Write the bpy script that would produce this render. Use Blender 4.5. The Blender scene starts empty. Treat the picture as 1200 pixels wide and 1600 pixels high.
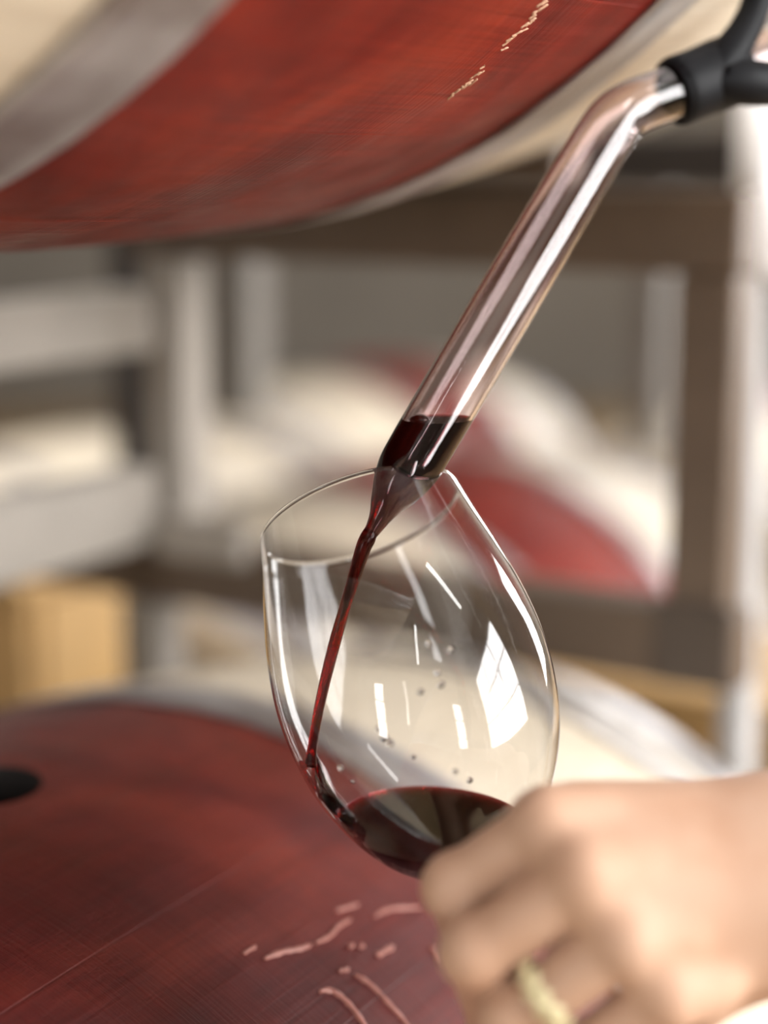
import bpy, bmesh, math, random
import numpy as np
from mathutils import Vector, Matrix

random.seed(7)
scene = bpy.context.scene
COL = scene.collection

# ------------------------------------------------------------------ camera
F = 2700.0            # focal length in pixels of the 1200x1600 frame
PITCH = 0.1971
EYE = 1.10
FOCUS = 0.605
cam_d = bpy.data.cameras.new('camera')
cam_d.sensor_fit = 'HORIZONTAL'
cam_d.sensor_width = 24.0
cam_d.lens = 24.0 * F / 1200.0
cam_d.clip_start = 0.02
cam_d.dof.use_dof = True
cam_d.dof.focus_distance = FOCUS
cam_d.dof.aperture_fstop = 2.0
cam = bpy.data.objects.new('camera', cam_d)
cam.location = (0, 0, EYE)
cam.rotation_euler = (math.pi / 2 - PITCH, 0, 0)
COL.objects.link(cam)
scene.camera = cam

# ------------------------------------------------------------------ world, view
world = bpy.data.worlds.new('cellar_world')
scene.world = world
world.use_nodes = True
world.node_tree.nodes['Background'].inputs[0].default_value = (0.80, 0.82, 0.86, 1)
world.node_tree.nodes['Background'].inputs[1].default_value = 0.35
scene.view_settings.view_transform = 'Standard'
scene.view_settings.look = 'None'
scene.view_settings.gamma = 1.0
scene.view_settings.use_curve_mapping = False
scene.view_settings.exposure = 0.0
try:
    scene.cycles.max_bounces = 10
    scene.cycles.transmission_bounces = 10
    scene.cycles.glossy_bounces = 5
    scene.cycles.diffuse_bounces = 2
    scene.cycles.transparent_max_bounces = 8
    scene.cycles.caustics_refractive = True
    scene.cycles.caustics_reflective = False
    scene.cycles.blur_glossy = 0.6
    scene.cycles.sample_clamp_indirect = 6.0
    scene.cycles.use_denoising = True
    scene.cycles.use_light_tree = False
    scene.cycles.use_adaptive_sampling = True
    scene.cycles.adaptive_threshold = 0.04
except Exception:
    pass

WINDOW_POWER = 19.0     # radiance of the daylight panes
LAMP_POWER = 7.0        # radiance of the ceiling lamp diffusers
PANEL_POWER = 18.0      # radiance of the brighter ceiling lamps, most added to brighten barrels and glass

# ------------------------------------------------------------------ geometry helpers
CP, SP = math.cos(PITCH), math.sin(PITCH)

def P(x, y, d):
    """real place of a thing seen at frame position (x, y) standing d metres deep"""
    r, f, u = (x - 600) / F * d, d, -(y - 800) / F * d
    return Vector((r, f * CP + u * SP, EYE - f * SP + u * CP))

def camdir(r, u, f):
    return Vector((r, f * CP + u * SP, -f * SP + u * CP))

def tag(o, label=None, cat=None, group=None, kind=None):
    if label: o['label'] = label
    if cat: o['category'] = cat
    if group: o['group'] = group
    if kind: o['kind'] = kind
    return o

def link(name, mesh, mats=None, parent=None, smooth=False):
    o = bpy.data.objects.new(name, mesh)
    COL.objects.link(o)
    if mats is not None:
        if not isinstance(mats, (list, tuple)): mats = [mats]
        if len(mesh.materials) == 0:
            for m in mats: mesh.materials.append(m)
    if parent is not None: o.parent = parent
    if smooth:
        mesh.polygons.foreach_set('use_smooth', [True] * len(mesh.polygons))
    return o

def empty(name, M=None, loc=None):
    o = bpy.data.objects.new(name, None)
    o.empty_display_size = 0.02
    COL.objects.link(o)
    if M is not None: o.matrix_world = M
    if loc is not None: o.location = loc
    return o

def mesh_from(verts, faces, name='m'):
    me = bpy.data.meshes.new(name)
    me.from_pydata([tuple(v) for v in verts], [], faces)
    me.update()
    return me

def fix_normals(me):
    bm = bmesh.new(); bm.from_mesh(me)
    bmesh.ops.recalc_face_normals(bm, faces=bm.faces)
    bm.to_mesh(me); bm.free()
    return me

def box_mesh(cx, cy, cz, sx, sy, sz, bevel=0.0):
    bm = bmesh.new()
    bmesh.ops.create_cube(bm, size=1.0)
    bmesh.ops.scale(bm, vec=(sx, sy, sz), verts=bm.verts)
    bmesh.ops.translate(bm, vec=(cx, cy, cz), verts=bm.verts)
    if bevel > 0:
        bmesh.ops.bevel(bm, geom=bm.edges[:], offset=bevel, segments=2, affect='EDGES', profile=0.5)
    me = bpy.data.meshes.new('box')
    bm.to_mesh(me); bm.free()
    return me

def tube_mesh(p0, p1, w, h, bevel=0.004, up=Vector((0, 0, 1)), open_end=True):
    """square steel tube from p0 to p1, w across, h along up"""
    p0, p1 = Vector(p0), Vector(p1)
    d = p1 - p0; L = d.length; d.normalize()
    if abs(d.dot(up)) > 0.95: up = Vector((AH[0], AH[1], 0))
    s = d.cross(up).normalized(); u = s.cross(d).normalized()
    me = box_mesh(0, 0, 0, L, w, h, bevel)
    M = Matrix((d, s, u)).transposed().to_4x4()
    M.translation = (p0 + p1) / 2
    me.transform(M)
    return me

def sweep_rings(path, radii, n=32, close=False):
    pts = [Vector(p) for p in path]
    m = len(pts)
    tang = []
    for i in range(m):
        if close: t = pts[(i + 1) % m] - pts[i - 1]
        else: t = pts[min(i + 1, m - 1)] - pts[max(i - 1, 0)]
        tang.append(t.normalized())
    ref = Vector((0, 0, 1)) if abs(tang[0].z) < 0.9 else Vector((1, 0, 0))
    nrm = (ref - tang[0] * ref.dot(tang[0])).normalized()
    rings = []
    for i in range(m):
        nrm = (nrm - tang[i] * nrm.dot(tang[i])).normalized()
        b = tang[i].cross(nrm)
        rings.append([pts[i] + (nrm * math.cos(2 * math.pi * k / n) + b * math.sin(2 * math.pi * k / n)) * radii[i] for k in range(n)])
    return rings

def rings_mesh(rings, close=False, cap=True):
    n = len(rings[0]); verts = [v for r in rings for v in r]; faces = []
    m = len(rings)
    for i in range(m if close else m - 1):
        j = (i + 1) % m
        for k in range(n):
            faces.append((i * n + k, i * n + (k + 1) % n, j * n + (k + 1) % n, j * n + k))
    if cap and not close:
        faces.append(tuple(range(n - 1, -1, -1)))
        faces.append(tuple((m - 1) * n + k for k in range(n)))
    return fix_normals(mesh_from(verts, faces))

def smooth_path(ctrl, sub=6, close=False):
    """Catmull-Rom through tuples of any length"""
    c = [np.array(p, float) for p in ctrl]; out = []
    m = len(c)
    for i in range(m if close else m - 1):
        if close: p0, p1, p2, p3 = c[i - 1], c[i], c[(i + 1) % m], c[(i + 2) % m]
        else: p0, p1, p2, p3 = c[max(i - 1, 0)], c[i], c[i + 1], c[min(i + 2, m - 1)]
        for s in range(sub):
            t = s / sub
            out.append(0.5 * (2 * p1 + (p2 - p0) * t + (2 * p0 - 5 * p1 + 4 * p2 - p3) * t * t + (3 * p1 - p0 - 3 * p2 + p3) * t ** 3))
    if not close: out.append(c[-1])
    return out

def lathe_mesh(profile, n=64, closed=True):
    """profile [(r, z)]; closed: profile forms a loop or starts and ends on the axis"""
    verts, faces, rows = [], [], []
    for r, z in profile:
        if r < 1e-6:
            rows.append([len(verts)] * n); verts.append((0, 0, z))
        else:
            rows.append(list(range(len(verts), len(verts) + n)))
            verts += [(r * math.cos(2 * math.pi * k / n), r * math.sin(2 * math.pi * k / n), z) for k in range(n)]
    m = len(rows)
    loop = closed and profile[0][0] > 1e-6
    for i in range(m if loop else m - 1):
        a, b = rows[i], rows[(i + 1) % m]
        for k in range(n):
            q = [a[k], a[(k + 1) % n], b[(k + 1) % n], b[k]]
            u = []
            for x in q:
                if x not in u: u.append(x)
            if len(u) >= 3: faces.append(tuple(u))
    return fix_normals(mesh_from(verts, faces))

# ------------------------------------------------------------------ materials
def new_mat(name):
    m = bpy.data.materials.new(name); m.use_nodes = True
    nt = m.node_tree
    return m, nt, nt.nodes['Principled BSDF']

def N(nt, kind, **kw):
    n = nt.nodes.new(kind)
    for k, v in kw.items():
        if hasattr(n, k): setattr(n, k, v)
    return n

def ramp(nt, fac, stops):
    r = nt.nodes.new('ShaderNodeValToRGB')
    e = r.color_ramp.elements
    while len(e) < len(stops): e.new(0.5)
    for el, (p, c) in zip(e, stops):
        el.position = p; el.color = (*c, 1) if len(c) == 3 else c
    nt.links.new(fac, r.inputs['Fac'])
    return r.outputs['Color']

def noise(nt, vec, scale, detail=4, rough=0.55, dist=0.0):
    n = nt.nodes.new('ShaderNodeTexNoise')
    n.inputs['Scale'].default_value = scale; n.inputs['Detail'].default_value = detail
    n.inputs['Roughness'].default_value = rough; n.inputs['Distortion'].default_value = dist
    if vec is not None: nt.links.new(vec, n.inputs['Vector'])
    return n.outputs['Fac']

def mapping(nt, vec, scale=(1, 1, 1), rot=(0, 0, 0)):
    m = nt.nodes.new('ShaderNodeMapping')
    m.inputs['Scale'].default_value = scale; m.inputs['Rotation'].default_value = rot
    nt.links.new(vec, m.inputs['Vector'])
    return m.outputs['Vector']

def mix(nt, a, b, fac, mode='MIX'):
    m = nt.nodes.new('ShaderNodeMix'); m.data_type = 'RGBA'; m.blend_type = mode
    for s, v in ((6, a), (7, b)):
        if hasattr(v, 'is_output'): nt.links.new(v, m.inputs[s])
        else: m.inputs[s].default_value = (*v, 1)
    if hasattr(fac, 'is_output'): nt.links.new(fac, m.inputs[0])
    else: m.inputs[0].default_value = fac
    return m.outputs[2]

def bump(nt, bsdf, h, strength, dist=0.001):
    b = nt.nodes.new('ShaderNodeBump')
    b.inputs['Strength'].default_value = strength; b.inputs['Distance'].default_value = dist
    nt.links.new(h, b.inputs['Height'])
    nt.links.new(b.outputs['Normal'], bsdf.inputs['Normal'])

def plain(name, col, rough=0.6, metal=0.0, var=0.12, scale=18.0, bumpy=0.05):
    m, nt, b = new_mat(name)
    pos = N(nt, 'ShaderNodeNewGeometry').outputs['Position']
    f = noise(nt, pos, scale, 5)
    c = ramp(nt, f, [(0.3, tuple(x * (1 - var) for x in col)), (0.7, tuple(min(1, x * (1 + var)) for x in col))])
    nt.links.new(c, b.inputs['Base Color'])
    b.inputs['Roughness'].default_value = rough; b.inputs['Metallic'].default_value = metal
    if bumpy: bump(nt, b, noise(nt, pos, scale * 12, 4), bumpy)
    return m

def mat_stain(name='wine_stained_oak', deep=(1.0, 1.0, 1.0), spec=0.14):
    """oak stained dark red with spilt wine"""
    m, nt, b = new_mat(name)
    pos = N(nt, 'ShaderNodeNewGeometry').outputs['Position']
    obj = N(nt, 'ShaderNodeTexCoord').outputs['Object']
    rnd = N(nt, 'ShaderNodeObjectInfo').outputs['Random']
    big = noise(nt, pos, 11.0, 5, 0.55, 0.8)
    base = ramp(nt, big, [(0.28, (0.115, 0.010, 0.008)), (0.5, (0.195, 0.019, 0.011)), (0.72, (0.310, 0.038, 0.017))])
    base = mix(nt, base, deep, 1.0, 'MULTIPLY')  # deep carries the painted shade of the lower barrel's copy
    # run-down streaks round the staves
    st = noise(nt, mapping(nt, obj, (38, 5, 5)), 1.6, 4, 0.6)
    base = mix(nt, base, ramp(nt, st, [(0.3, (0.62, 0.55, 0.55)), (0.7, (1.15, 1.12, 1.1))]), 0.55, 'MULTIPLY')
    # saw marks and grain
    grain = noise(nt, mapping(nt, obj, (7, 260, 60)), 2.0, 5, 0.6)
    saw = noise(nt, mapping(nt, obj, (520, 14, 14)), 1.4, 3, 0.6)
    base = mix(nt, base, ramp(nt, grain, [(0.34, (0.55, 0.5, 0.5)), (0.62, (1.08, 1.08, 1.08))]), 0.45, 'MULTIPLY')
    base = mix(nt, base, ramp(nt, saw, [(0.35, (0.62, 0.6, 0.6)), (0.6, (1.06, 1.06, 1.06))]), 0.25, 'MULTIPLY')
    tint = ramp(nt, rnd, [(0.0, (0.86, 0.84, 0.84)), (1.0, (1.1, 1.08, 1.06))])
    base = mix(nt, base, tint, 0.7, 'MULTIPLY')
    nt.links.new(base, b.inputs['Base Color'])
    r = ramp(nt, noise(nt, pos, 24, 4), [(0.3, (0.40,) * 3), (0.7, (0.60,) * 3)])
    nt.links.new(r, b.inputs['Roughness'])
    b.inputs['Specular IOR Level'].default_value = spec
    hm = N(nt, 'ShaderNodeMath', operation='ADD')
    nt.links.new(grain, hm.inputs[0]); nt.links.new(saw, hm.inputs[1])
    bump(nt, b, hm.outputs[0], 0.35, 0.0008)
    return m

def mat_oak():
    m, nt, b = new_mat('pale_oak')
    obj = N(nt, 'ShaderNodeTexCoord').outputs['Object']
    pos = N(nt, 'ShaderNodeNewGeometry').outputs['Position']
    rnd = N(nt, 'ShaderNodeObjectInfo').outputs['Random']
    g = noise(nt, mapping(nt, obj, (5, 150, 40)), 2.0, 5, 0.6)
    c = ramp(nt, g, [(0.3, (0.56, 0.49, 0.385)), (0.65, (0.74, 0.665, 0.55))])
    c = mix(nt, c, ramp(nt, noise(nt, pos, 6, 4), [(0.3, (0.86, 0.84, 0.8)), (0.7, (1.05, 1.04, 1.02))]), 0.8, 'MULTIPLY')
    c = mix(nt, c, ramp(nt, rnd, [(0, (0.92, 0.9, 0.88)), (1, (1.05, 1.04, 1.02))]), 0.8, 'MULTIPLY')
    nt.links.new(c, b.inputs['Base Color'])
    b.inputs['Roughness'].default_value = 0.6
    bump(nt, b, g, 0.2, 0.0006)
    return m

def mat_hoop():
    m, nt, b = new_mat('galvanised_hoop')
    pos = N(nt, 'ShaderNodeNewGeometry').outputs['Position']
    f = noise(nt, pos, 16, 5, 0.6, 0.4)
    c = ramp(nt, f, [(0.3, (0.20, 0.16, 0.15)), (0.5, (0.42, 0.40, 0.40)), (0.75, (0.62, 0.62, 0.63))])
    nt.links.new(c, b.inputs['Base Color'])
    b.inputs['Metallic'].default_value = 0.8
    r = ramp(nt, noise(nt, pos, 40, 3), [(0.3, (0.40,) * 3), (0.7, (0.55,) * 3)])
    nt.links.new(r, b.inputs['Roughness'])
    return m

def mat_glass(name, col=(1, 1, 1), ior=1.47, rough=0.0):
    m, nt, b = new_mat(name)
    b.inputs['Base Color'].default_value = (*col, 1)
    b.inputs['Transmission Weight'].default_value = 1.0
    b.inputs['Roughness'].default_value = rough
    b.inputs['IOR'].default_value = ior
    return m

def mat_wine(name, density=2600.0):
    m, nt, b = new_mat(name)
    b.inputs['Base Color'].default_value = (1, 1, 1, 1)
    b.inputs['Transmission Weight'].default_value = 1.0
    b.inputs['Roughness'].default_value = 0.0
    b.inputs['IOR'].default_value = 1.34
    v = N(nt, 'ShaderNodeVolumeAbsorption')
    v.inputs['Color'].default_value = (0.78, 0.02, 0.12, 1)
    v.inputs['Density'].default_value = density
    nt.links.new(v.outputs[0], nt.nodes['Material Output'].inputs['Volume'])
    return m

def mat_skin():
    m, nt, b = new_mat('skin')
    pos = N(nt, 'ShaderNodeNewGeometry').outputs['Position']
    c = ramp(nt, noise(nt, pos, 45, 4), [(0.3, (0.55, 0.33, 0.22)), (0.7, (0.62, 0.405, 0.29))])
    nt.links.new(c, b.inputs['Base Color'])
    b.inputs['Roughness'].default_value = 0.58
    bump(nt, b, noise(nt, pos, 900, 3), 0.12, 0.0004)
    return m

def mat_emit(name, col, power):
    m, nt, b = new_mat(name)
    e = N(nt, 'ShaderNodeEmission')
    e.inputs[0].default_value = (*col, 1); e.inputs[1].default_value = power
    nt.links.new(e.outputs[0], nt.nodes['Material Output'].inputs['Surface'])
    return m

M_STAIN, M_OAK, M_HOOP, M_SKIN = mat_stain(), mat_oak(), mat_hoop(), mat_skin()
M_STAIN_SHADED = mat_stain('shaded_wine_stained_oak', (0.60, 0.72, 0.95), 0.42)   # same wine stain, its colour darkened for shade under the upper barrel
M_GLASS = mat_glass('clear_crystal')
M_TUBE = mat_glass('clear_tube_glass', (0.965, 0.88, 0.88), 1.47)
M_WINE = mat_wine('red_wine')
M_BEIGE = plain('beige_rack_paint', (0.335, 0.30, 0.26), 0.55)
M_BROWN = plain('brown_rack_steel', (0.125, 0.088, 0.062), 0.5, 0.1)
M_GREY = plain('grey_rack_steel', (0.17, 0.155, 0.135), 0.55, 0.0)
M_WHITE = plain('white_rack_paint', (0.88, 0.87, 0.88), 0.35)
M_BRACKET = plain('dark_brown_bracket', (0.07, 0.052, 0.04), 0.6)
M_PIPE = plain('grey_white_pipe', (0.40, 0.38, 0.365), 0.45)
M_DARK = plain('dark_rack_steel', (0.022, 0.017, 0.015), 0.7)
M_SILVER = plain('galvanised_tube', (0.55, 0.56, 0.56), 0.42, 0.4)
M_RUBBER = plain('black_rubber', (0.005, 0.0055, 0.007), 0.55, 0, 0.2, 80)
M_RUBBER.node_tree.nodes['Principled BSDF'].inputs['Specular IOR Level'].default_value = 0.15
M_FLOOR = plain('ochre_floor', (0.30, 0.20, 0.10), 0.55, 0, 0.2, 3.0)
M_WALL = plain('plaster_wall', (0.17, 0.15, 0.125), 0.8, 0, 0.12, 2.0)
M_CEIL = plain('ceiling_boards', (0.26, 0.25, 0.23), 0.8, 0, 0.1, 2.0)
M_FRAME = plain('window_frame_paint', (0.6, 0.6, 0.6), 0.5)
M_PANE = mat_emit('daylit_pane', (1.0, 0.985, 0.975), WINDOW_POWER)
M_LAMP = mat_emit('lamp_diffuser', (1.0, 0.93, 0.82), LAMP_POWER)
M_GOLD = plain('gold', (0.85, 0.66, 0.30), 0.3, 0.9, 0.1, 200)
M_PEARL = plain('pale_gold_petals', (0.80, 0.72, 0.45), 0.35, 0.4, 0.15, 400)
M_DRIP = plain('dried_wine_drip', (0.36, 0.145, 0.115), 0.4, 0, 0.15, 160)
M_SCRATCH = plain('bare_oak_scratch', (0.50, 0.30, 0.19), 0.7, 0, 0.2, 300)
M_CAVITY = plain('charred_oak', (0.012, 0.009, 0.008), 0.85)

# ------------------------------------------------------------------ room
RX0, RX1, RY0, RY1, RZ1 = -4.2, 3.2, -3.6, 8.0, 4.2
tag(link('floor', box_mesh((RX0 + RX1) / 2, (RY0 + RY1) / 2, -0.05, RX1 - RX0 + .4, RY1 - RY0 + .4, 0.1), M_FLOOR), kind='structure')
tag(link('ceiling', box_mesh((RX0 + RX1) / 2, (RY0 + RY1) / 2, RZ1 + .05, RX1 - RX0 + .4, RY1 - RY0 + .4, 0.1), M_CEIL), kind='structure')

def wall_with_hole(name, axis, at, a0, a1, holes):
    """wall across the room; holes [(a, b, z0, z1)] sorted along the wall"""
    bm = bmesh.new()
    def seg(b0, b1, z0, z1):
        if b1 - b0 < 1e-4 or z1 - z0 < 1e-4: return
        r = bmesh.ops.create_cube(bm, size=1.0)['verts']
        s = (b1 - b0, .12, z1 - z0) if axis == 'x' else (.12, b1 - b0, z1 - z0)
        c = ((b0 + b1) / 2, at, (z0 + z1) / 2) if axis == 'x' else (at, (b0 + b1) / 2, (z0 + z1) / 2)
        bmesh.ops.scale(bm, vec=s, verts=r); bmesh.ops.translate(bm, vec=c, verts=r)
    cur = a0
    for (h0, h1, z0, z1) in holes:
        seg(cur, h0, 0, RZ1); seg(h0, h1, 0, z0); seg(h0, h1, z1, RZ1); cur = h1
    seg(cur, a1, 0, RZ1)
    me = bpy.data.meshes.new(name); bm.to_mesh(me); bm.free()
    return tag(link(name, me, M_WALL), kind='structure')

W_REAR = [(-3.4, -2.6, .9, 3.2), (1.9, 2.6, .9, 3.2)]
W_RIGHT = [(-1.9, 0.9, 1.0, 3.4), (3.4, 4.8, .6, 2.6)]
W_FAR = [(2.0, 3.0, .5, 2.4)]
wall_with_hole('wall_rear', 'x', RY0 - .06, RX0, RX1, W_REAR)
wall_with_hole('wall_right', 'y', RX1 + .06, RY0, RY1, W_RIGHT)
wall_with_hole('wall_left', 'y', RX0 - .06, RY0, RY1, [])
wall_with_hole('wall_far', 'x', RY1 + .06, RX0, RX1, W_FAR)

def window(name, axis, at, a0, a1, z0, z1, nx, nz):
    root = empty(name, loc=((a0 + a1) / 2, at, z0) if axis == 'x' else (at, (a0 + a1) / 2, z0))
    tag(root, kind='structure')
    inv = Matrix.Translation(root.location).inverted()
    def bar(b0, b1, c0, c1, dep, nm, mat):
        s = (b1 - b0, dep, c1 - c0) if axis == 'x' else (dep, b1 - b0, c1 - c0)
        c = ((b0 + b1) / 2, at, (c0 + c1) / 2) if axis == 'x' else (at, (b0 + b1) / 2, (c0 + c1) / 2)
        me = box_mesh(*c, *s); me.transform(inv); link(nm, me, mat, root)
    f = .05
    bar(a0, a1, z0, z0 + f, .1, 'frame', M_FRAME); bar(a0, a1, z1 - f, z1, .1, 'frame', M_FRAME)
    bar(a0, a0 + f, z0 + f, z1 - f, .1, 'frame', M_FRAME); bar(a1 - f, a1, z0 + f, z1 - f, .1, 'frame', M_FRAME)
    w = (a1 - a0 - 2 * f) / nx; h = (z1 - z0 - 2 * f) / nz
    for i in range(1, nx): bar(a0 + f + i * w - .018, a0 + f + i * w + .018, z0 + f, z1 - f, .06, 'mullion', M_FRAME)
    for j in range(1, nz): bar(a0 + f, a1 - f, z0 + f + j * h - .018, z0 + f + j * h + .018, .05, 'mullion', M_FRAME)
    for i in range(nx):
        for j in range(nz):
            bar(a0 + f + i * w + .018, a0 + f + (i + 1) * w - .018, z0 + f + j * h + .018, z0 + f + (j + 1) * h - .018, .01, 'pane', M_PANE)

window('window_1', 'x', RY0 - .05, *W_REAR[1], 1, 3)
window('window_2', 'x', RY0 - .05, *W_REAR[0], 1, 3)
window('window_3', 'y', RX1 + .05, *W_RIGHT[0], 3, 3)
window('added_window_4', 'y', RX1 + .05, *W_RIGHT[1], 2, 2)  # unseen window, added for bright edges on the glass
window('added_window_5', 'x', RY1 + .05, *W_FAR[0], 1, 2)  # added out of view so the bowl's edges catch a highlight

M_PANEL = mat_emit('panel_diffuser', (1.0, 0.98, 0.96), PANEL_POWER)
LAMPS = [(-.70, 2.3, .2, .95, 2.5, M_PANEL, 'long ceiling lamp added to brighten the second row of barrels'), (1.2, 5.6, 0, .30, 1.6, M_LAMP, 'long ceiling lamp over the far right end of the cellar'),  # second-row lamp is added to brighten its barrels
         (1.65, 0.15, -1.8, .20, 1.5, M_PANEL, 'bright strip lamp on the ceiling nearest the big window'),
         (-1.5, -1.4, .7, .14, 1.8, M_PANEL, 'narrow strip lamp added on the ceiling at the left behind us to streak the glass'),  # added so that a thin streak shows on the glass
         (0.1, -2.4, -.1, .14, 1.8, M_PANEL, 'narrow strip lamp added on the ceiling at the middle behind us to streak the glass')]  # added likewise, for a further streak across the bowl
for x, y, rz, w, l, m, lab in LAMPS:
    r = empty('ceiling_lamp', loc=(x, y, RZ1)); r.rotation_euler.z = rz
    tag(r, lab, 'lamp', 'ceiling lamps of the cellar')
    link('housing', box_mesh(0, 0, -.04, w, l, .08, .01), M_FRAME, r)
    link('diffuser', box_mesh(0, 0, -.09, w - .04, l - .1, .02, .005), m, r)

# ------------------------------------------------------------------ barrels
TH = 1.0263
AX = Vector((math.cos(TH), math.sin(TH), 0))      # along the barrels, away from us
AH = Vector((math.sin(TH), -math.cos(TH), 0))     # along the rows, towards us
BR, BH, BL, BC = 0.35, 0.285, 0.440, 0.475
U1, U2 = 0.1248, 0.1634
def rad(u): return BR - (BR - BH) * (abs(u) / BC) ** 2
NST = 28
def stave_mesh(stain, half_band):
    us = sorted(set([-BL, BL, -half_band, half_band, -BL + .004, BL - .004] + [round(-BL + .025 + i * (2 * BL - .05) / 22, 4) for i in range(23)]))
    half = math.pi / NST
    ang = [-half, -half * .985, -half * .55, 0, half * .55, half * .985, half]
    drop = [.0002, 0, 0, 0, 0, 0, .0002]
    verts, faces, mi = [], [], []
    na = len(ang)
    for u in us:
        r = rad(u) - (.003 if abs(abs(u) - BL) < 1e-6 else 0)
        for a, d in zip(ang, drop):
            verts.append((u, (r - d) * math.sin(a), (r - d) * math.cos(a)))
        ri = rad(u) - .026
        for a in (ang[0], ang[-1]):
            verts.append((u, ri * math.sin(a), ri * math.cos(a)))
    w = na + 2
    ring = list(range(na)) + [na + 1, na]
    for i in range(len(us) - 1):
        um = (us[i] + us[i + 1]) / 2
        for k in range(w):
            a, b = ring[k], ring[(k + 1) % w]
            faces.append((i * w + a, i * w + b, (i + 1) * w + b, (i + 1) * w + a))
            mi.append(1 if (abs(um) < half_band and k < na - 1) else 0)
    faces.append(tuple(ring[::-1])); mi.append(0)
    faces.append(tuple((len(us) - 1) * w + k for k in ring)); mi.append(0)
    me = mesh_from(verts, faces, 'stave')
    me.materials.append(M_OAK); me.materials.append(stain); me.materials.append(M_CAVITY)
    me.polygons.foreach_set('material_index', mi)
    fix_normals(me)
    return me
STAVE = stave_mesh(M_STAIN, U1 + .012)
STAVE_SHADED = stave_mesh(M_STAIN_SHADED, U1 + .035)
STAVE_PLAIN = stave_mesh(M_OAK, U1 + .012)

def bung_stave():
    o = bpy.data.objects.new('t_stave', STAVE_SHADED.copy()); COL.objects.link(o)
    bm = bmesh.new()
    bmesh.ops.create_cone(bm, cap_ends=True, segments=40, radius1=.021, radius2=.026, depth=.12, matrix=Matrix.Translation((-.012, 0, .34)))
    cm = bpy.data.meshes.new('t_cut'); bm.to_mesh(cm); bm.free()
    for _ in range(3): cm.materials.append(M_CAVITY)
    cm.polygons.foreach_set('material_index', [2] * len(cm.polygons))
    c = bpy.data.objects.new('t_cut', cm); COL.objects.link(c)
    md = o.modifiers.new('cut', 'BOOLEAN'); md.object = c; md.operation = 'DIFFERENCE'; md.solver = 'EXACT'
    dg = bpy.context.evaluated_depsgraph_get()
    me = bpy.data.meshes.new_from_object(o.evaluated_get(dg))
    bpy.data.objects.remove(o); bpy.data.objects.remove(c)
    me.name = 'bung_stave'
    return me
BUNG_STAVE = bung_stave()

def hoop_mesh(u0, u1, n=96):
    prof = []
    m = 4
    for i in range(m + 1):
        u = u0 + (u1 - u0) * i / m
        prof.append((rad(u) + .0024, u))
    for i in range(m, -1, -1):
        u = u0 + (u1 - u0) * i / m
        prof.append((rad(u) + .0002, u))
    me = lathe_mesh(prof, n)
    me.transform(Matrix(((0, 0, 1, 0), (0, 1, 0, 0), (-1, 0, 0, 0), (0, 0, 0, 1))))
    me.polygons.foreach_set('use_smooth', [True] * len(me.polygons))
    return me
HOOP_LOW = hoop_mesh(-U2 - .026, -U1 - .026)
HOOPS = [hoop_mesh(a, b) for a, b in ((U1, U2), (-U2, -U1), (.340, .366), (-.366, -.340), (.394, .436), (-.436, -.394))]

def rivet_mesh():
    bm = bmesh.new()
    bmesh.ops.create_uvsphere(bm, u_segments=10, v_segments=6, radius=.006)
    bmesh.ops.scale(bm, vec=(1, 1, .4), verts=bm.verts)
    me = bpy.data.meshes.new('rivet'); bm.to_mesh(me); bm.free()
    return me
RIVET = rivet_mesh()

NPL = 7
def head_planks(side):
    out = []
    R = rad(.41) - .024; u = side * .41
    w = 2 * R / NPL
    for i in range(NPL):
        y0, y1 = -R + i * w + .0006, -R + (i + 1) * w - .0006
        ys = [y0 + (y1 - y0) * k / 6 for k in range(7)]
        prof = [(y, math.sqrt(max(R * R - y * y, 1e-6))) for y in ys] + [(y, -math.sqrt(max(R * R - y * y, 1e-6))) for y in ys[::-1]]
        n = len(prof)
        verts = [(u + side * .009, y, z) for y, z in prof] + [(u - side * .009, y, z) for y, z in prof]
        faces = [tuple(range(n)), tuple(range(2 * n - 1, n - 1, -1))] + [(k, k + n, (k + 1) % n + n, (k + 1) % n) for k in range(n)]
        out.append(fix_normals(mesh_from(verts, faces, 'head_plank')))
    return out
HEADS = head_planks(-1) + head_planks(1)

def barrel(center, roll, label, group=None, hole=False, stave=None):
    M = Matrix((AX, -AH, Vector((0, 0, 1)))).transposed().to_4x4() @ Matrix.Rotation(roll, 4, 'X')
    M.translation = center
    root = empty('wine_barrel', M)
    tag(root, label, 'barrel', group)
    sm = stave or (STAVE_SHADED if hole else STAVE)
    for k in range(NST):
        o = link('bung_stave' if (hole and k == 0) else 'stave', BUNG_STAVE if (hole and k == 0) else sm, None, root)
        o.rotation_euler = (2 * math.pi * k / NST, 0, 0)
    hoops = [link('hoop', HOOP_LOW if (hole and i == 1) else h, M_HOOP, root) for i, h in enumerate(HOOPS)]
    for p in HEADS: link('head_plank', p, M_OAK, root)
    for i, u in ((0, U1 + .012), (0, U1 + .027), (1, -U1 - .012), (1, -U1 - .027)):
        if hole and i == 1: u -= .026
        for da in (-.03, .03):
            a = 2.28 + da   # where the hoop ends overlap
            o = link('rivet', RIVET, M_HOOP, hoops[i])
            r = rad(u) + .0026
            o.location = (u, -r * math.sin(a), r * math.cos(a))
            o.rotation_euler = (a, 0, 0)
    return root

C_XY = Vector((-0.1616, 0.7006, 0))
Z_UP = EYE - .0334 + BR
Z_LO = EYE - .2546 - BR
C_UP = C_XY + Vector((0, 0, Z_UP)); C_LO = C_XY + Vector((0, 0, Z_LO))
upper = barrel(C_UP, 0.05, 'red wine-stained oak barrel hanging over the wine glass, uppermost in view')
lower = barrel(C_LO, 0.0, 'red wine-stained oak barrel with open bung hole below the glass', hole=True)

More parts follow.
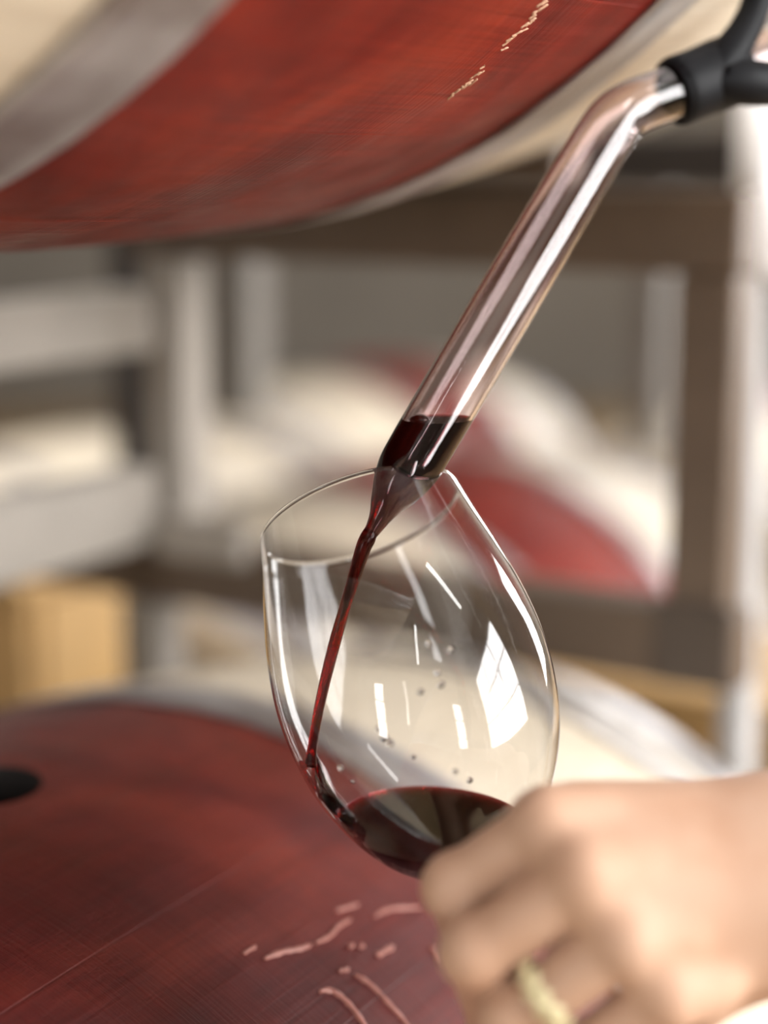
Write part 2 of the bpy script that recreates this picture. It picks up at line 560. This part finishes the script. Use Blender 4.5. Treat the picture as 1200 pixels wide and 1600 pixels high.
def hit(x, y, C, extra=0.0):
    o = Vector((0, 0, EYE)); r = P(x, y, 1.0) - o
    d = 0.2
    while d < 2.5:
        q = o + r * d - C; u = q.dot(AX)
        if abs(u) < BL:
            if math.hypot(q.dot(AH), q.z) < rad(u) + extra:
                return o + r * (d - .0008)
        d += .0008
    return None

def surf_normal(p, C):
    q = p - C; q = q - AX * q.dot(AX); return q.normalized()

def ribbon(name, px, w, C, mat, parent, lift=.0006, taper=True):
    pts = smooth_path([(a, b) for a, b in px], 6)
    pos = [hit(a, b, C) for a, b in pts]
    pos = [p for p in pos if p is not None]
    if len(pos) < 2: return
    verts, faces = [], []
    m = len(pos)
    for i, p in enumerate(pos):
        n = surf_normal(p, C)
        t = (pos[min(i + 1, m - 1)] - pos[max(i - 1, 0)]).normalized()
        s = n.cross(t).normalized()
        e = min(i, m - 1 - i) / max(1, m - 1) * 2
        ww = w * (0.25 + 0.75 * min(1, e * 3)) if taper else w
        ww *= 1 + .25 * math.sin(i * 1.7)
        for k, l in ((-.5, -.0004), (-.3, lift * .8), (0, lift), (.3, lift * .8), (.5, -.0004)):
            verts.append(p + s * ww * k + n * l)
    for i in range(m - 1):
        for k in range(4):
            faces.append((i * 5 + k, i * 5 + k + 1, i * 5 + 6 + k, i * 5 + 5 + k))
    faces.append((0, 5 - 1, 3, 2, 1)[::-1] if False else (0, 1, 2, 3, 4)); faces.append(tuple((m - 1) * 5 + k for k in (4, 3, 2, 1, 0)))
    me = fix_normals(mesh_from(verts, faces))
    me.transform(parent.matrix_world.inverted())
    link(name, me, mat, parent, True)

bpy.context.view_layer.update()
DR = [([(413, 1498), (440, 1487), (468, 1482), (486, 1476)], .0024), ([(492, 1474), (515, 1462), (530, 1446), (548, 1437)], .0018),
      ([(498, 1549), (520, 1548), (545, 1568), (570, 1602), (588, 1640)], .0027), ([(553, 1523), (575, 1535), (605, 1565), (635, 1600), (655, 1640)], .0024),
      ([(588, 1493), (615, 1478)], .0023), ([(530, 1517), (545, 1514)], .0019), ([(525, 1423), (560, 1413)], .0016),
      ([(585, 1432), (610, 1420), (660, 1418)], .0017), ([(674, 1478), (690, 1500)], .0026), ([(545, 1479), (552, 1476)], .0019), ([(562, 1480), (568, 1477)], .0019),
      ([(380, 1490), (400, 1478)], .0015)]
for px, w in DR: ribbon('drip_mark', px, w, C_LO, M_DRIP, lower)
rs = random.Random(3)
for (x0, y0, x1, y1, n, w) in ((853, 4, 822, 40, 9, .0011), (822, 40, 782, 78, 8, .0008), (757, 104, 738, 122, 5, .0008), (738, 128, 702, 153, 8, .0010)):
    for i in range(n):
        f = (i + .2) / n
        x = x0 + (x1 - x0) * f + rs.uniform(-3, 3); y = y0 + (y1 - y0) * f + rs.uniform(-3, 3)
        L = rs.uniform(6, 15); sl = rs.uniform(-.9, -.45)
        ribbon('scratch', [(x - L * .6, y - L * .6 * sl), (x + L * .6, y + L * .6 * sl)], w * rs.uniform(.5, 1.2), C_UP, M_SCRATCH, upper, .0002)

# barrels of the rows behind
def bg_barrel(x, y, d, label, roll=0.0, under=False, stave=None):
    p = P(x, y, d)
    return barrel(p + Vector((0, 0, BR if under else -BR)), roll, label, stave=stave)
b1 = bg_barrel(625, 725, 1.88, 'red-banded oak barrel behind the wine glass, near the brown upright')
b4 = bg_barrel(75, 690, 2.45, 'oak barrel with its pale end showing between beige upright and glass', .2, stave=STAVE_PLAIN)
b2 = bg_barrel(575, 572, 3.38, 'small far oak barrel with dark red band, left of the glass tube', .4)
zb = b1.matrix_world.translation
def row_barrel(base, k, s, dz, label, roll=0.0):
    return barrel(base + AH * k + AX * s + Vector((0, 0, dz)), roll, label)
row_barrel(b2.matrix_world.translation, .80, 0, 0, 'far oak barrel at the right behind the slim grey upright', .7)
bu1 = row_barrel(zb, 0, .05, 1.02, 'shadowed oak barrel above the brown rack rail', 1.2)
row_barrel(b2.matrix_world.translation, 0, .05, 1.04, 'far upper oak barrel in shadow behind the hoop', 1.8)

# ------------------------------------------------------------------ racks
def rp(s, k, dz): return C_XY + AX * s + AH * k + Vector((0, 0, EYE + dz))

SR = .425
rack = empty('barrel_rack', loc=rp(SR, -.05, -.31))
tag(rack, 'steel barrel rack between the two stacked barrels, with beige ties and brown rails', 'rack')
bpy.context.view_layer.update()
def part(name, me, mat, root):
    me.transform(root.matrix_world.inverted()); return link(name, me, mat, root)
part('top_rail', tube_mesh(rp(SR, -.262, -.036), rp(SR, .172, -.036), .036, .046), M_BROWN, rack)
part('upright', tube_mesh(rp(SR, .152, -.059), rp(SR, .152, -.256), .036, .036), M_BROWN, rack)
part('upright', tube_mesh(rp(SR, -.235, -.059), rp(SR, -.235, -.256), .034, .034), M_BEIGE, rack)
part('bottom_rail', tube_mesh(rp(SR, -.60, -.276), rp(SR, .178, -.276), .036, .046), M_BROWN, rack)
part('side_tie', tube_mesh(rp(SR - .018, -.255, -.102), rp(-.30, -.255, -.102), .034, .042), M_BEIGE, rack)
part('side_tie', tube_mesh(rp(SR - .018, -.255, -.229), rp(-.30, -.255, -.229), .034, .054), M_BEIGE, rack)
part('saddle', tube_mesh(rp(SR, -.06, .002), rp(SR, .06, .002), .034, .024), M_BROWN, rack)
part('foot_plate', tube_mesh(rp(SR - .026, -.235, -.247), rp(SR - .026, -.160, -.247), .012, .03), M_BEIGE, rack)
part('bracket', tube_mesh(rp(SR - .020, .130, -.272), rp(SR - .020, .176, -.272), .005, .050, .001), M_BRACKET, rack)
part('lower_leg', tube_mesh(rp(SR, -.262, -.300), rp(SR, -.262, -.430), .034, .034), M_BEIGE, rack)

# white post at the right with its sleeve and bolt
post = empty('white_post', loc=P(1150, 1210, 1.06))
tag(post, 'white upright post at the right edge beside the brown upright', 'post')
bpy.context.view_layer.update()
def round_tube(p0, p1, r, n=24):
    return rings_mesh(sweep_rings([p0, p1], [r, r], n))
def smooth_sides(o):
    for p in o.data.polygons: p.use_smooth = len(p.vertices) == 4
pa, pb = P(1170, 395, 1.06), P(1150, 1200, 1.06)
pfl = pa + (pb - pa) * (pa.z / (pa.z - pb.z))
smooth_sides(part('pipe', round_tube(pa, pfl, .0118), M_PIPE, post))
smooth_sides(part('sleeve', round_tube(pa + (pa - pb) * .35 + Vector((.008, 0, 0)), pa + (pb - pa) * .045 + Vector((.006, 0, 0)), .0165), M_WHITE, post))
smooth_sides(part('bolt', rings_mesh(sweep_rings([P(1128, 982, 1.045), P(1165, 982, 1.028)], [.007, .007], 12)), M_SILVER, post))

# rack of the row behind, carrying its upper barrels
rb = empty('barrel_rack', loc=bu1.matrix_world.translation - Vector((0, 0, BR)))
tag(rb, 'shadowed rack of the row behind, with slim uprights seen under its rail', 'rack')
bpy.context.view_layer.update()
cb = bu1.matrix_world.translation
for sgn in (-1, 1):
    zz = -rad(.3) - .024
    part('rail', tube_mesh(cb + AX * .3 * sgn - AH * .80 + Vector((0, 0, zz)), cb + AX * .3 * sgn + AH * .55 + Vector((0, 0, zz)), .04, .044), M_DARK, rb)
ztop = (cb + Vector((0, 0, -rad(.3) - .046))).z
def upr(x, y, d, w, mat, zbot):
    p = P(x, y, d); part('upright', tube_mesh(Vector((p.x, p.y, ztop)), Vector((p.x, p.y, zbot)), w, w), mat, rb)
upr(376, 500, 1.62, .042, M_GREY, P(376, 650, 1.62).z)
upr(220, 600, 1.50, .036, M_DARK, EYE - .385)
upr(1022, 560, 1.95, .034, M_GREY, P(1022, 715, 1.95).z)

M_CRATE = plain('ochre_wood', (0.46, 0.285, 0.115), 0.6, 0, 0.15, 9)
def crate(p, sx, sy, sz, rz, label):
    r = empty('wooden_crate', loc=p); r.rotation_euler.z = rz; tag(r, label, 'crate')
    n = 4
    for i in range(n):
        z = -sz + (i + .5) * sz / n
        for yy in (-sy / 2, sy / 2): link('side_board', box_mesh(0, yy, z, sx, .014, sz / n - .004, .002), M_CRATE, r)
        for xx in (-sx / 2, sx / 2): link('end_board', box_mesh(xx, 0, z, .014, sy - .016, sz / n - .004, .002), M_CRATE, r)
    for i in range(5): link('lid_board', box_mesh(-sx / 2 + (i + .5) * sx / 5, 0, .006, sx / 5 - .003, sy + .012, .012, .002), M_CRATE, r)
    return r
RZ_H = math.atan2(AH.y, AH.x)
def crate_at(sx_, k, px, w, dep, label):
    z = P(*px).z; c = C_XY + AX * sx_ + AH * k
    crate(Vector((c.x, c.y, z)), w, dep, z - .002, RZ_H, label)
crate_at(.545, -.59, (100, 940, 1.36), .34, .15, 'ochre wooden crate low at the left behind the dark rail')
crate_at(.68, .17, (1000, 1050, 1.30), .50, .18, 'ochre wooden crate low at the right above the hand')

# ------------------------------------------------------------------ wine glass
TILT, LEAN = math.radians(18.0), math.radians(22.5)
gz = camdir(-math.cos(LEAN) * math.sin(TILT), math.cos(LEAN) * math.cos(TILT), math.sin(LEAN)).normalized()   # foot to rim
gx = camdir(1, 0, 0); gx = (gx - gz * gx.dot(gz)).normalized(); gy = gz.cross(gx)
S = .61 / F           # metres per frame pixel at the bowl
RIM = P(563, 806, .634)
GM = Matrix((gx, gy, gz)).transposed().to_4x4(); GM.translation = RIM
# outer bowl profile, (radius px, distance below the rim px)
prof = [(168, 0), (181, 60), (196, 125), (209, 190), (216, 250), (217, 300), (212, 355), (199, 415), (178, 470), (148, 522), (108, 568), (60, 600), (18, 616)]
pp = [(r * S, -z * S) for r, z in smooth_path(prof, 5)]
out_p = pp[:-1] + [(0.0, pp[-1][1])]
WALL = .0006
inn = []
for i, (r, z) in enumerate(pp):
    a = pp[max(i - 1, 0)]; b = pp[min(i + 1, len(pp) - 1)]
    t = np.array([b[0] - a[0], b[1] - a[1]]); t /= np.linalg.norm(t)
    nrm = np.array([t[1], -t[0]])          # points inwards / up
    if nrm[0] > 0: nrm = -nrm
    th = WALL * (1 + 2.2 * max(0, (i / len(pp) - .75) / .25) ** 2)
    inn.append((max(r + nrm[0] * th, 0.0), z + abs(nrm[1]) * th if i > len(pp) * .45 else z + nrm[1] * th))
inn = [q for q in inn if q[0] > .0015]
inn[0] = (inn[0][0], 0.0)
bottom_in = inn[-1][1] - .0002
glass = empty('wine_glass', GM @ Matrix.Translation((0, 0, -.222)))
tag(glass, 'clear tilted wine glass held under the stream, a little red wine inside', 'glass')
bpy.context.view_layer.update()
GINV = glass.matrix_world.inverted()
rim_round = [(inn[0][0] + WALL * .25, .0003), (pp[0][0] - WALL * .25, .0003)]
loop = [(0.0, bottom_in)] + inn[::-1] + rim_round + out_p
bowl = lathe_mesh(loop, 128); bowl.transform(GINV @ GM)
link('bowl', bowl, M_GLASS, glass, True)
zb0 = out_p[-1][1]
stem = lathe_mesh([(0, zb0 + .0002), (.0075, zb0 + .0012), (.0058, zb0 - .006), (.0042, zb0 - .02), (.0038, -.195), (.0045, -.209), (.008, -.2165), (0, -.2166)], 48)
stem.transform(GINV @ GM); link('stem', stem, M_GLASS, glass, True)
foot = lathe_mesh([(0, -.2167), (.008, -.2167), (.022, -.2188), (.0385, -.2203), (.0392, -.2209), (.0385, -.2214), (.02, -.2216), (0, -.2214)], 96)
foot.transform(GINV @ GM); link('foot', foot, M_GLASS, glass, True)

# wine pooled in the bowl
def cut_below(me, z):
    bm = bmesh.new(); bm.from_mesh(me)
    r = bmesh.ops.bisect_plane(bm, geom=bm.verts[:] + bm.edges[:] + bm.faces[:], plane_co=(0, 0, z), plane_no=(0, 0, 1), clear_outer=True)
    ed = [e for e in r['geom_cut'] if isinstance(e, bmesh.types.BMEdge)]
    bmesh.ops.edgenet_fill(bm, edges=ed)
    bmesh.ops.recalc_face_normals(bm, faces=bm.faces)
    o = bpy.data.meshes.new('cut'); bm.to_mesh(o); bm.free()
    return o
OV = .00025
win = lathe_mesh([(0.0, bottom_in - OV)] + [(r + OV * .8, z - OV * .6) for r, z in inn[::-1]][:-2] + [(0.0, inn[2][1])], 96)
win.transform(GM)
Z_POOL = P(680, 1318, .585).z
pool = cut_below(win, Z_POOL)
wine = empty('red_wine', loc=P(690, 1340, .57))
tag(wine, 'dark red wine pouring in a thin stream and pooling in the glass', 'wine')
bpy.context.view_layer.update()
WINV = wine.matrix_world.inverted()
pool.transform(WINV); link('pool', pool, M_WINE, wine)

# where the stream meets the wall of the bowl: far side of the inner surface
def inner_point(x, y, far=True):
    best = None
    for r, z in inn[::2]:
        for k in range(180):
            a = 2 * math.pi * k / 180
            w = GM @ Vector((r * math.cos(a), r * math.sin(a), z))
            v = w - Vector((0, 0, EYE))
            f = v.y * CP - v.z * SP; u = v.y * SP + v.z * CP
            X, Y = 600 + F * v.x / f, 800 - F * u / f
            e = math.hypot(X - x, Y - y) - (f * 60 if far else -f * 60)
            if best is None or e < best[0]: best = (e, w, f, (r, z, a))
    return best
run_px = [(486, 1188), (497, 1218), (518, 1252), (545, 1285), (575, 1305), (600, 1318)]
run = [inner_point(*q)[1] for q in run_px]
axis_pt = GM @ Vector((0, 0, -.07))
run = [q + (axis_pt - q).normalized() * .0006 for q in run]
rp_s = [Vector(v) for v in smooth_path([tuple(q) for q in run], 6)]
film = rings_mesh(sweep_rings(rp_s, [.0010 + .0016 * math.sin(math.pi * min(1, (i + 3) / len(rp_s))) for i in range(len(rp_s))], 14))
film.transform(WINV); link('run', film, M_WINE, wine, True)

# ------------------------------------------------------------------ wine thief
tp = [(577, 836, .6065, 11.5), (584, 826, .607, 13), (594, 808, .608, 18), (604, 788, .609, 27), (617, 766, .610, 38), (634, 737, .612, 47), (652, 708, .6145, 49.5), (700, 626, .620, 50),
      (800, 456, .634, 50), (900, 287, .650, 48), (945, 213, .657, 47), (966, 184, .661, 45), (990, 167, .665, 43), (1020, 155, .669, 42), (1060, 141, .675, 42), (1150, 107, .690, 42), (1260, 66, .708, 42), (1420, 6, .73, 42)]
sp = smooth_path(tp, 6)
path = [P(a, b, d) for a, b, d, r in sp]; rr = [r * d / F for a, b, d, r in sp]
thief = empty('wine_thief', loc=path[0])
tag(thief, 'clear bent glass wine thief with black rubber handle, emptying into the glass', 'wine thief')
bpy.context.view_layer.update()
outer = sweep_rings(path, rr, 48)
wl = [min(.0013, r * .28) for r in rr]
inner = sweep_rings(path, [r - w for r, w in zip(rr, wl)], 48)
tube = rings_mesh(outer + inner[::-1], close=True)
tube.transform(thief.matrix_world.inverted()); link('tube', tube, M_TUBE, thief, True)
# tip ring
# sleeve of the handle, around the tube
sl_c = smooth_path([(1052, 144, .6738, 47), (1054, 143.2, .674, 52), (1062, 140.2, .6752, 54), (1090, 129.7, .68, 54), (1120, 118.3, .685, 56), (1136, 112.3, .6877, 56), (1146, 108.5, .6893, 50), (1150, 107, .690, 45)], 4)
slv = sweep_rings([P(a, b, d) for a, b, d, r in sl_c], [r * d / F for a, b, d, r in sl_c], 40)
sli = sweep_rings([P(a, b, d) for a, b, d, r in sl_c], [.0108] * len(sl_c), 40)
h = rings_mesh(slv + sli[::-1], close=True)
h.transform(thief.matrix_world.inverted()); link('sleeve', h, M_RUBBER, thief, True)
ring_c = smooth_path([(1118, 122, .676, 30), (1142, 82, .680, 30), (1163, 48, .684, 26), (1180, 10, .688, 24), (1196, -40, .69, 26), (1250, -110, .70, 26), (1340, -120, .71, 26), (1410, -60, .72, 26), (1425, 40, .72, 26), (1380, 115, .71, 28), (1290, 140, .70, 31), (1215, 133, .688, 33), (1165, 128, .679, 36)], 5, True)
h = rings_mesh(sweep_rings([P(a, b, d) for a, b, d, r in ring_c], [r * d / F for a, b, d, r in ring_c], 24, True), close=True)
h.transform(thief.matrix_world.inverted()); link('finger_ring_handle', h, M_RUBBER, thief, True)

# wine still inside the thief
NW = 60
wv = rings_mesh(sweep_rings(path[:NW], [r - w + .00025 for r, w in zip(rr, wl)][:NW], 48))
Z_TH = P(684, 655, .618).z
wv = cut_below(wv, Z_TH)
wth = empty('red_wine', loc=path[0]); tag(wth, 'dark red wine left in the lower end of the glass thief', 'wine')
bpy.context.view_layer.update()
wv.transform(wth.matrix_world.inverted()); link('wine_column', wv, M_WINE, wth)
bm = bmesh.new()
bmesh.ops.create_uvsphere(bm, u_segments=24, v_segments=12, radius=.0036)
bmesh.ops.bisect_plane(bm, geom=bm.verts[:] + bm.edges[:] + bm.faces[:], plane_co=(0, 0, 0), plane_no=(0, 0, -1), clear_outer=True)
bmesh.ops.scale(bm, vec=(1, 1, .62), verts=bm.verts)
g2 = bmesh.ops.duplicate(bm, geom=bm.verts[:] + bm.edges[:] + bm.faces[:])['geom']
bmesh.ops.scale(bm, vec=(.88, .88, .86), verts=[g for g in g2 if isinstance(g, bmesh.types.BMVert)])
bmesh.ops.bridge_loops(bm, edges=[e for e in bm.edges if e.is_boundary])
bmesh.ops.recalc_face_normals(bm, faces=bm.faces)
me = bpy.data.meshes.new('bubble'); bm.to_mesh(me); bm.free()
c = P(656, 655, .6135)
me.transform(wth.matrix_world.inverted() @ Matrix.Translation((c.x, c.y, Z_TH)))
link('bubble', me, M_GLASS, wth, True)

# the stream, falling from the tip to the wall of the bowl
endp = inner_point(484, 1196)
d_end = endp[2] - .002
sc = smooth_path([(579, 831, .6066, 11), (574, 843, .606, 13.0), (566, 862, .606, 12.0), (545, 930, .606 + (d_end - .606) * .3, 9.5), (523, 1005, .606 + (d_end - .606) * .55, 9.5), (502, 1090, .606 + (d_end - .606) * .78, 8.5), (488, 1165, .606 + (d_end - .606) * .95, 7.5), (484, 1198, d_end, 10)], 8)
st = rings_mesh(sweep_rings([P(a, b, d) for a, b, d, r in sc], [r * d / F for a, b, d, r in sc], 20))
st.transform(WINV); link('stream', st, M_WINE, wine, True)

# droplets clinging inside the bowl
def drop_mesh(r):
    bm = bmesh.new(); bmesh.ops.create_uvsphere(bm, u_segments=14, v_segments=8, radius=r)
    bmesh.ops.scale(bm, vec=(1, 1, .55), verts=bm.verts)
    me = bpy.data.meshes.new('droplet'); bm.to_mesh(me); bm.free(); return me
rs = random.Random(11)
for (x, y, r) in ((601, 1155, .0017), (612, 1160, .0014), (590, 1140, .0011), (708, 1022, .0017), (668, 1012, .001), (681, 1052, .001), (735, 1222, .0013), (708, 1195, .001), (650, 1186, .001), (536, 1200, .0012), (548, 1220, .001), (655, 1072, .0014), (690, 1068, .0016)):
    b = inner_point(x, y, rs.random() < .5)
    w = b[1]; n = ((GM @ Vector((0, 0, b[3][1] + .02))) - w).normalized()
    me = drop_mesh(r)
    me.transform(GINV @ Matrix.Translation(w) @ n.to_track_quat('Z', 'Y').to_matrix().to_4x4())
    link('droplet', me, M_GLASS, glass, True)

# ------------------------------------------------------------------ hand
class SDF:
    def __init__(self, lo, hi, h):
        self.lo = np.array(lo); self.h = h
        self.n = np.ceil((np.array(hi) - self.lo) / h).astype(int) + 1
        ax = [self.lo[i] + h * np.arange(self.n[i]) for i in range(3)]
        self.X = np.stack(np.meshgrid(*ax, indexing='ij'), -1).astype(np.float32)
    def cone(self, a, b, ra, rb):
        a = np.array(a, np.float32); b = np.array(b, np.float32); d = b - a
        t = np.clip(((self.X - a) @ d) / max(float(d @ d), 1e-12), 0, 1)
        return np.linalg.norm(self.X - a - t[..., None] * d, axis=-1) - (ra + (rb - ra) * t)
def smin(a, b, k):
    hh = np.clip(.5 + .5 * (b - a) / k, 0, 1)
    return b + (a - b) * hh - k * hh * (1 - hh)

def surface_nets(f, lo, h):
    s = f < 0
    nx, ny, nz = f.shape
    cs = (nx - 1, ny - 1, nz - 1)
    acc = np.zeros(cs + (3,)); cnt = np.zeros(cs)
    def sl(a, o): return a[o[0]:o[0] + cs[0], o[1]:o[1] + cs[1], o[2]:o[2] + cs[2]]
    for axis in range(3):
        o2 = [i for i in range(3) if i != axis]
        for b in range(2):
            for c in range(2):
                p = [0, 0, 0]; p[o2[0]] = b; p[o2[1]] = c
                q = list(p); q[axis] = 1
                fa, fb = sl(f, p), sl(f, q)
                m = (fa < 0) != (fb < 0)
                t = np.where(m, fa / np.where(fa == fb, 1, fa - fb), 0)
                v = np.zeros(cs + (3,)); v[...] = p; v[..., axis] = t
                acc += v * m[..., None]; cnt += m
    mask = cnt > 0
    idx = -np.ones(cs, int); idx[mask] = np.arange(mask.sum())
    base = np.stack(np.nonzero(mask), -1)
    V = (base + acc[mask] / cnt[mask][:, None]) * h + np.array(lo)
    Q = []
    for axis in range(3):
        o = [i for i in range(3) if i != axis]
        sa = [slice(1, -1)] * 3; sa[axis] = slice(0, -1)
        sb = list(sa); sb[axis] = slice(1, None)
        A, B = s[tuple(sa)], s[tuple(sb)]
        e = np.stack(np.nonzero(A != B), -1)
        if len(e) == 0: continue
        flip = A[A != B]
        g = e + 1; g[:, axis] -= 1
        def cell(d0, d1):
            c = g.copy(); c[:, o[0]] += d0; c[:, o[1]] += d1
            return idx[c[:, 0], c[:, 1], c[:, 2]]
        q = np.stack([cell(-1, -1), cell(0, -1), cell(0, 0), cell(-1, 0)], -1)
        if axis == 1: flip = ~flip
        q[~flip] = q[~flip][:, ::-1]
        Q.append(q)
    return V, np.concatenate(Q)

J = {  # joints: frame place, depth, radius in metres
 'index': [(852, 1296, .512, .0106), (714, 1386, .522, .0096), (738, 1478, .556, .0085), (800, 1498, .578, .0070)],
 'middle': [(912, 1374, .499, .0108), (742, 1488, .507, .0095), (772, 1590, .545, .0086), (835, 1602, .570, .0072)],
 'ring': [(976, 1468, .496, .0100), (800, 1592, .506, .0088), (810, 1676, .541, .0080), (865, 1690, .564, .0070)],
 'little': [(1040, 1553, .498, .0092), (905, 1652, .506, .0082), (905, 1730, .536, .0072), (950, 1750, .556, .0062)],
 'thumb': [(1120, 1340, .560, .0120), (975, 1360, .590, .0108), (885, 1405, .602, .0098), (810, 1445, .603, .0083)],
}
WRIST = [(1215, 1325, .520, .0148), (1230, 1355, .512, .0152), (1235, 1395, .512, .0152), (1225, 1432, .520, .0140)]
allp = [P(a, b, d) for L in list(J.values()) + [WRIST] for a, b, d, r in L] + [P(1560, 1330, .55), P(1560, 1460, .56)]
lo = [min(p[i] for p in allp) - .03 for i in range(3)]; hi = [max(p[i] for p in allp) + .03 for i in range(3)]
G = SDF(lo, hi, .0014)
fingers = {}
for nm, L in J.items():
    pts = [P(a, b, d) for a, b, d, r in L]; rd = [q[3] for q in L]
    f = None
    for i in range(3):
        c = G.cone(pts[i], pts[i + 1], rd[i], rd[i + 1])
        f = c if f is None else smin(f, c, .003)
    # joint bulge
    c = G.cone(pts[1], pts[1], rd[1] * 1.06, rd[1] * 1.06); f = smin(f, c, .004)
    fingers[nm] = f
palm = None
for (nm, w) in zip(('index', 'middle', 'ring', 'little'), WRIST):
    a = J[nm][0]; A = P(*a[:3]); B = P(*w[:3])
    c = G.cone(A, B, a[3] * 1.02, w[3])
    c2 = G.cone(P(a[0] + 50, a[1] + 5, a[2] + .020), P(w[0], w[1], w[2] + .018), .0105, .0150)
    c = smin(c, c2, .010)
    palm = c if palm is None else smin(palm, c, .012)
palm = smin(palm, G.cone(P(905, 1292, .522), P(1240, 1300, .528), .0125, .0150), .012)
th0 = G.cone(P(1120, 1330, .560), P(1215, 1330, .535), .0125, .016)
palm = smin(palm, th0, .014)
arm = smin(G.cone(P(1240, 1365, .522), P(1560, 1400, .55), .0175, .024), G.cone(P(1240, 1408, .522), P(1560, 1450, .56), .0170, .024), .02)
arm = smin(arm, G.cone(P(1240, 1388, .527), P(1560, 1425, .565), .0190, .027), .02)
palm = smin(palm, arm, .02)
for nm in ('index', 'middle', 'ring', 'little'):   # knuckles
    a = J[nm][0]
    palm = smin(palm, G.cone(P(a[0] + 6, a[1] - 2, a[2] - .0012), P(a[0] + 70, a[1] - 8, a[2] + .002), a[3] * 1.0, a[3] * .7), .008)
body = palm
for nm in ('index', 'middle', 'ring', 'little'):
    body = smin(body, fingers[nm], .0014)
body = smin(body, fingers['thumb'], .006)
V, Q = surface_nets(body.astype(np.float64), G.lo, G.h)
hand_root = empty('person', loc=P(1000, 1450, .53))
tag(hand_root, 'left hand of a person reaching in from the right, gripping the glass stem', 'person')
bpy.context.view_layer.update()
hm = mesh_from(V, [tuple(int(x) for x in q) for q in Q], 'hand')
bm = bmesh.new(); bm.from_mesh(hm)
for _ in range(1): bmesh.ops.smooth_vert(bm, verts=bm.verts, factor=.5, use_axis_x=True, use_axis_y=True, use_axis_z=True)
bmesh.ops.recalc_face_normals(bm, faces=bm.faces)
bm.to_mesh(hm); bm.free()
hm.transform(hand_root.matrix_world.inverted())
link('hand', hm, M_SKIN, hand_root, True)

# ring on the ring finger
a, b = P(*J['ring'][0][:3]), P(*J['ring'][1][:3])
ax = (b - a).normalized(); rc = a.lerp(b, .66)
rg = empty('finger_ring', loc=rc)
tag(rg, 'gold ring with small petals worn on the ring finger', 'ring')
bpy.context.view_layer.update()
s1 = ax.cross(Vector((0, 0, 1))).normalized(); s2 = ax.cross(s1)
RR = .0101
band = rings_mesh(sweep_rings([rc + (s1 * math.cos(t) + s2 * math.sin(t)) * RR for t in np.linspace(0, 2 * math.pi, 48, endpoint=False)], [.0007] * 48, 10, True), close=True)
band.transform(rg.matrix_world.inverted()); link('band', band, M_GOLD, rg, True)
tocam = (Vector((0, 0, EYE)) - rc).normalized(); tocam = (tocam - ax * tocam.dot(ax)).normalized(); side = ax.cross(tocam)
for i in range(7):
    t = (i - 3) * .27
    d = tocam * math.cos(t) + side * math.sin(t)
    for j in range(3):
        me = drop_mesh(.0021)
        off = d * (RR + .0008) + (ax * math.cos(j * 2.1 + i) + side * math.sin(j * 2.1 + i)) * .0018
        me.transform(Matrix.Translation(off) @ d.to_track_quat('Z', 'Y').to_matrix().to_4x4())
        link('petal', me, M_PEARL, rg, True)
